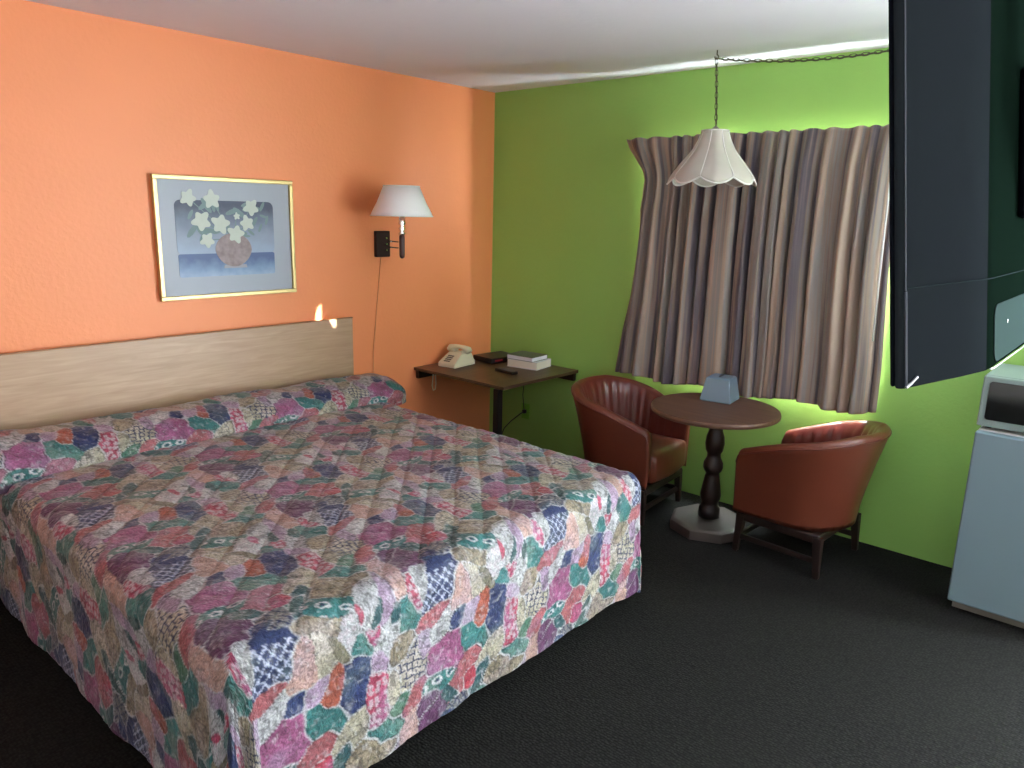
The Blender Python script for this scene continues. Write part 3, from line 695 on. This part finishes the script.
# ------------------------------------------------------------------ barrel armchairs  (local front = +y)
def plan(s, off=0.):
    """U shaped plan; s in [-1,1] from one front end round the back to the other. returns x,y and outward normal"""
    a, yb, yf, yc = .255, -.255, .235, -.02
    Ls = yf-yc; La = PI*.5*(a+abs(yb-yc))/1*1.0; T = 2*Ls+La; d = (s+1)/2*T
    if d < Ls: return (-a, yf-d, -1, 0)
    if d > Ls+La: return (a, yc+(d-Ls-La), 1, 0)
    th = PI+(d-Ls)/La*PI; b_ = abs(yb-yc)
    x, y = a*math.cos(th), yc+b_*math.sin(th); nx_, ny_ = math.cos(th)/a, math.sin(th)/b_; l = math.hypot(nx_, ny_)
    return (x, y, nx_/l, ny_/l)
def armchair(label, loc, rz):
    t = thing('armchair', label, 'armchair', loc, rz, 'rust vinyl barrel armchairs by the round table')
    NSg = 120
    def top(s):
        u = 1-abs(s); k = min(1, u/.8); k = .6*k+.4*math.sin(PI/2*k)
        fr = min(1, u/.035); return .535+.169*k-.035*(1-math.sqrt(max(0, 1-(1-fr)**2)))
    def flare(s, h):   # h 0..1 over the height
        u = 1-abs(s); k = min(1, u/.6); return (.012+.085*k)*h**1.3
    bm = B(); outer = []; NV = 14; zb = .215; TH = .05
    for i in range(NSg+1):
        s = -1+2*i/NSg; x, y, nx_, ny_ = plan(s); zt_ = top(s); row = []
        for j in range(NV+1):
            h = j/NV; z = zb+(zt_-.025-zb)*h; o_ = flare(s, h); row.append((x+nx_*o_, y+ny_*o_, z))
        oo = flare(s, 1)
        for q in range(1, 6):
            a = PI*q/6; o_ = oo-TH/2+TH/2*math.cos(a); row.append((x+nx_*o_, y+ny_*o_, zt_-.025+.025*math.sin(a)))
        for j in range(NV, -1, -1):
            h = j/NV; z = zb+.12+(zt_-.025-zb-.12)*h if True else 0
            o_ = flare(s, (z-zb)/(zt_-zb))-TH
            rib = .014*abs(math.sin(PI*(s+1)*13))**.5*min(1, (1-abs(s))/.12)*min(1, (1-h)*6+.2)
            row.append((x+nx_*(o_-rib), y+ny_*(o_-rib), z))
        outer.append(row)
    V = grid(bm, outer)
    bm.faces.ensure_lookup_table(); ncol = len(outer[0])-1
    for fi_, f_ in enumerate(bm.faces):
        if fi_ % ncol >= NV+5: f_.material_index = 1
    for r_ in (V[0], V[-1]): bm.faces.new(r_)
    for i in range(NSg): bm.faces.new((V[i][0], V[i][-1], V[i+1][-1], V[i+1][0]))
    obj('backrest_shell', bm, [M_vinyl, M_vinyl2], t, smooth=True)
    
    # piping along the front edges and rim
    bm = B(); pts = []
    for i in range(NSg+1):
        s = -1+2*i/NSg; x, y, nx_, ny_ = plan(s); oo = flare(s, 1)+.001; pts.append((x+nx_*oo, y+ny_*oo, top(s)-.026))
    tube(bm, pts, .004, 6); obj('piping', bm, M_vinyl2, t, smooth=True)
    # seat cushion
    bm = B(); ring = []
    N = 48
    for k in range(N):
        s = -1+2*k/(N-1); x, y, nx_, ny_ = plan(s); ring.append((x-nx_*.053, y-ny_*.053))
    ring[0] = (ring[0][0], .25); ring[-1] = (ring[-1][0], .25)
    for k in range(1, 12): 
        a = k/12; x = ring[-1 if k == 1 else N-1][0]*(1-2*a); ring.append((x, .25+.018*math.sin(PI*a)))
    lev = [(.235, .96), (.25, 1), (.36, 1), (.38, .985), (.393, .93), (.40, .8), (.403, .5), (.404, .05)]
    rr = [[bm.verts.new((x*f_, (y)*f_, z)) for x, y in ring] for z, f_ in lev]
    for i in range(len(rr)-1):
        for k in range(len(ring)): bm.faces.new((rr[i][k], rr[i][(k+1) % len(ring)], rr[i+1][(k+1) % len(ring)], rr[i+1][k]))
    bm.faces.new(rr[0]); bm.faces.new(rr[-1])
    obj('seat', bm, M_vinyl, t, smooth=True)
    bm = B(); box(bm, -.235, .235, -.2, .225, .165, .213); obj('base_frame', bm, M_darkwood, t, bevel=.01)
    for sx_ in (-1, 1):
        for sy_, dy_ in ((.2, .012), (-.19, -.015)):
            bm = B(); p0 = Vector((sx_*.222, sy_, .2)); p1 = Vector((sx_*.232, sy_+dy_, 0))
            vv = []
            for p, q in ((p1, .013), (p0, .021)): vv.append([bm.verts.new((p.x+a*q, p.y+c_*q, p.z)) for a, c_ in ((-1, -1), (1, -1), (1, 1), (-1, 1))])
            for i in range(4): bm.faces.new((vv[0][i], vv[0][(i+1) % 4], vv[1][(i+1) % 4], vv[1][i]))
            bm.faces.new(vv[0]); bm.faces.new(vv[1])
            obj('leg', bm, M_darkwood, t, bevel=.004)
        bm = B(); box(bm, sx_*.228-.009, sx_*.228+.009, -.19, .2, .07, .095); obj('stretcher', bm, M_darkwood, t, bevel=.003)
    bm = B(); box(bm, -.218, .218, .195, .213, .07, .095); obj('stretcher', bm, M_darkwood, t, bevel=.003)
    return t
armchair('rust vinyl barrel armchair nearest the corner desk, its ribbed back and seat visible', (-.415, -1.50, 0), PI+math.radians(4))
armchair('rust vinyl barrel armchair seen from its side, between round table and refrigerator', (-.34, -2.465, 0), math.radians(-4))

# ------------------------------------------------------------------ refrigerator and microwave
fg = thing('refrigerator', 'white compact refrigerator standing on the carpet under the microwave', 'refrigerator', (-.27, -3.408, 0))
bm = B(); box(bm, -.155, .245, -.235, .232, .03, .815); obj('cabinet', bm, M_white, fg, bevel=.008)
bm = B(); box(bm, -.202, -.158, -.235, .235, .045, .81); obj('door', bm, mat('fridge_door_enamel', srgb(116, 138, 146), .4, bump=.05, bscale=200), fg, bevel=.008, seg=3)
dr = fg.children[-1]
bm = B(); box(bm, -.222, -.2025, -.21, -.19, .6, .76); obj('handle', bm, M_white, dr, bevel=.005)
bm = B(); box(bm, -.15, -.12, -.22, .22, .0, .0295); obj('kick_plate', bm, mat('kick_plate_grey', srgb(120, 116, 108), .6), fg)
for yy_ in (-.2, .2):
    bm = B(); lathe(bm, [(.015, 0), (.015, .029)], 12, (.2, yy_)); obj('foot', bm, M_dark, fg)
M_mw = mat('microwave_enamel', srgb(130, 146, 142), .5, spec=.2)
mw = thing('microwave_oven', 'white microwave oven with dark window on top of the refrigerator', 'microwave', (-.25, -3.405, .8155))
bm = B(); box(bm, -.16, .2, -.235, .238, .012, .225); obj('casing', bm, M_mw, mw, bevel=.006)
bm = B(); box(bm, -.19, -.1605, -.235, .237, .014, .224); fd = obj('door', bm, M_mw, mw, bevel=.006)
bm = B(); plate(bm, [(y, z) for y, z in rrect(-.07, .212, .045, .205, .012)], -.0, .002)
for v_ in bm.verts: v_.co = Vector((-.1925+v_.co.y, v_.co.x, v_.co.z))
obj('door_window', bm, mat('dark_glass', srgb(16, 18, 18), .08, spec=.8), fd)
bm = B(); box(bm, -.1925, -.1902, -.225, -.1, .03, .21); obj('control_panel', bm, M_dark, mw)
for a, c_ in ((-.13, -.2), (-.13, .2), (.17, -.2), (.17, .2)):
    bm = B(); lathe(bm, [(.012, 0), (.012, .0125)], 10, (a, c_)); obj('foot', bm, M_dark, mw)

# ------------------------------------------------------------------ television seen from behind its left end
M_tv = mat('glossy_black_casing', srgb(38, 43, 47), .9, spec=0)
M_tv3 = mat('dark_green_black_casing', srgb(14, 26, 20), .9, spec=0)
M_tv2 = mat('satin_black_casing', srgb(13, 17, 24), .8, spec=.04)
tv = thing('television', 'large black flat television seen from behind, hanging at the right beside the curtain', 'television', (-2.995, -3.453, 1.447))
tv.rotation_euler = (math.radians(-7.5), 0, 0)
# plan points (x right along the set, y towards the camera is negative)
plan_tv = [(0.003, .0), (0.0, -.002), (.001, -.009), (.004, -.012), (.115, -.052), (.17, -.068), (.2, -.070), (.78, -.070), (.97, -.012), (.974, 0)]
bm = B(); z0, z1 = 0, .56
lo = [bm.verts.new((x, y, z0+(.0 if i < 3 or i > 8 else .0))) for i, (x, y) in enumerate(plan_tv)]
hi = [bm.verts.new((x, y, z1)) for x, y in plan_tv]
for i in range(len(lo)): bm.faces.new((lo[i], lo[(i+1) % len(lo)], hi[(i+1) % len(lo)], hi[i]))
bm.faces.new(lo); bm.faces.new(hi)
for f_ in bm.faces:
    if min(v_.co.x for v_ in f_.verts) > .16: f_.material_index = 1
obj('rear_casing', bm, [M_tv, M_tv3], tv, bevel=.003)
bm = B(); box(bm, .003, .97, .0005, .006, .002, .558); obj('front_bezel', bm, M_tv2, tv, bevel=.003)
bm = B(); box(bm, .03, .945, .0065, .0075, .04, .53); obj('screen', bm, mat('screen_glass', srgb(8, 8, 10), .1), tv)
bm = B(); tube(bm, [(.0035, -.0125, .004), (.0035, -.0125, .118)], .0016, 6); tube(bm, [(.0037, -.0122, .119), (.0037, -.0122, .556)], .0009, 6); obj('edge_seam', bm, mat('seam_grey', srgb(70, 78, 92), .5), tv)
bm = B(); tube(bm, [(.006, -.0135, .122), (.115, -.0535, .122), (.17, -.0695, .122), (.2, -.0712, .122), (.46, -.0712, .122)], .0008, 5); obj('panel_seam', bm, mat('seam_dim', srgb(50, 60, 62), .6, spec=0), tv)
bm = B(); tube(bm, [(.18, -.071, .0015), (.2, -.0725, .001), (.78, -.0725, .001)], .0011, 6); obj('bottom_trim', bm, M_alu, tv)
bm = B(); plate(bm, rrect(.205, .62, .006, .085, .02), -.0715, -.0704); obj('reflection_patch', bm, mat('reflection_grey', srgb(60, 76, 74), .8, spec=0), tv)  # grey rounded plate, a reflection on the casing painted as flat colour
bm = B(); tube(bm, [(.3, -.0716, .055), (.3, -.0725, .055)], .003, 10); obj('screw', bm, M_black, tv)
bm = B(); box(bm, .38, .74, -.085, -.0705, .2, .42); obj('electronics_hump', bm, M_tv2, tv, bevel=.012)
bm = B(); box(bm, .4, .56, -.1, -.0855, .24, .38); box(bm, .46, .5, -.13, -.1005, .28, .33); box(bm, .455, .505, -.2, -.1305, .25, .36); box(bm, .46, .5, -.18, -.14, .361, .989)
obj('ceiling_mount', bm, M_black, tv)
bm = B(); tube(bm, [(.002, -.0125, .002), (.012, -.0165, .0065), (.02, -.0205, .013)], .0018, 6); obj('corner_clip', bm, M_alu, tv)
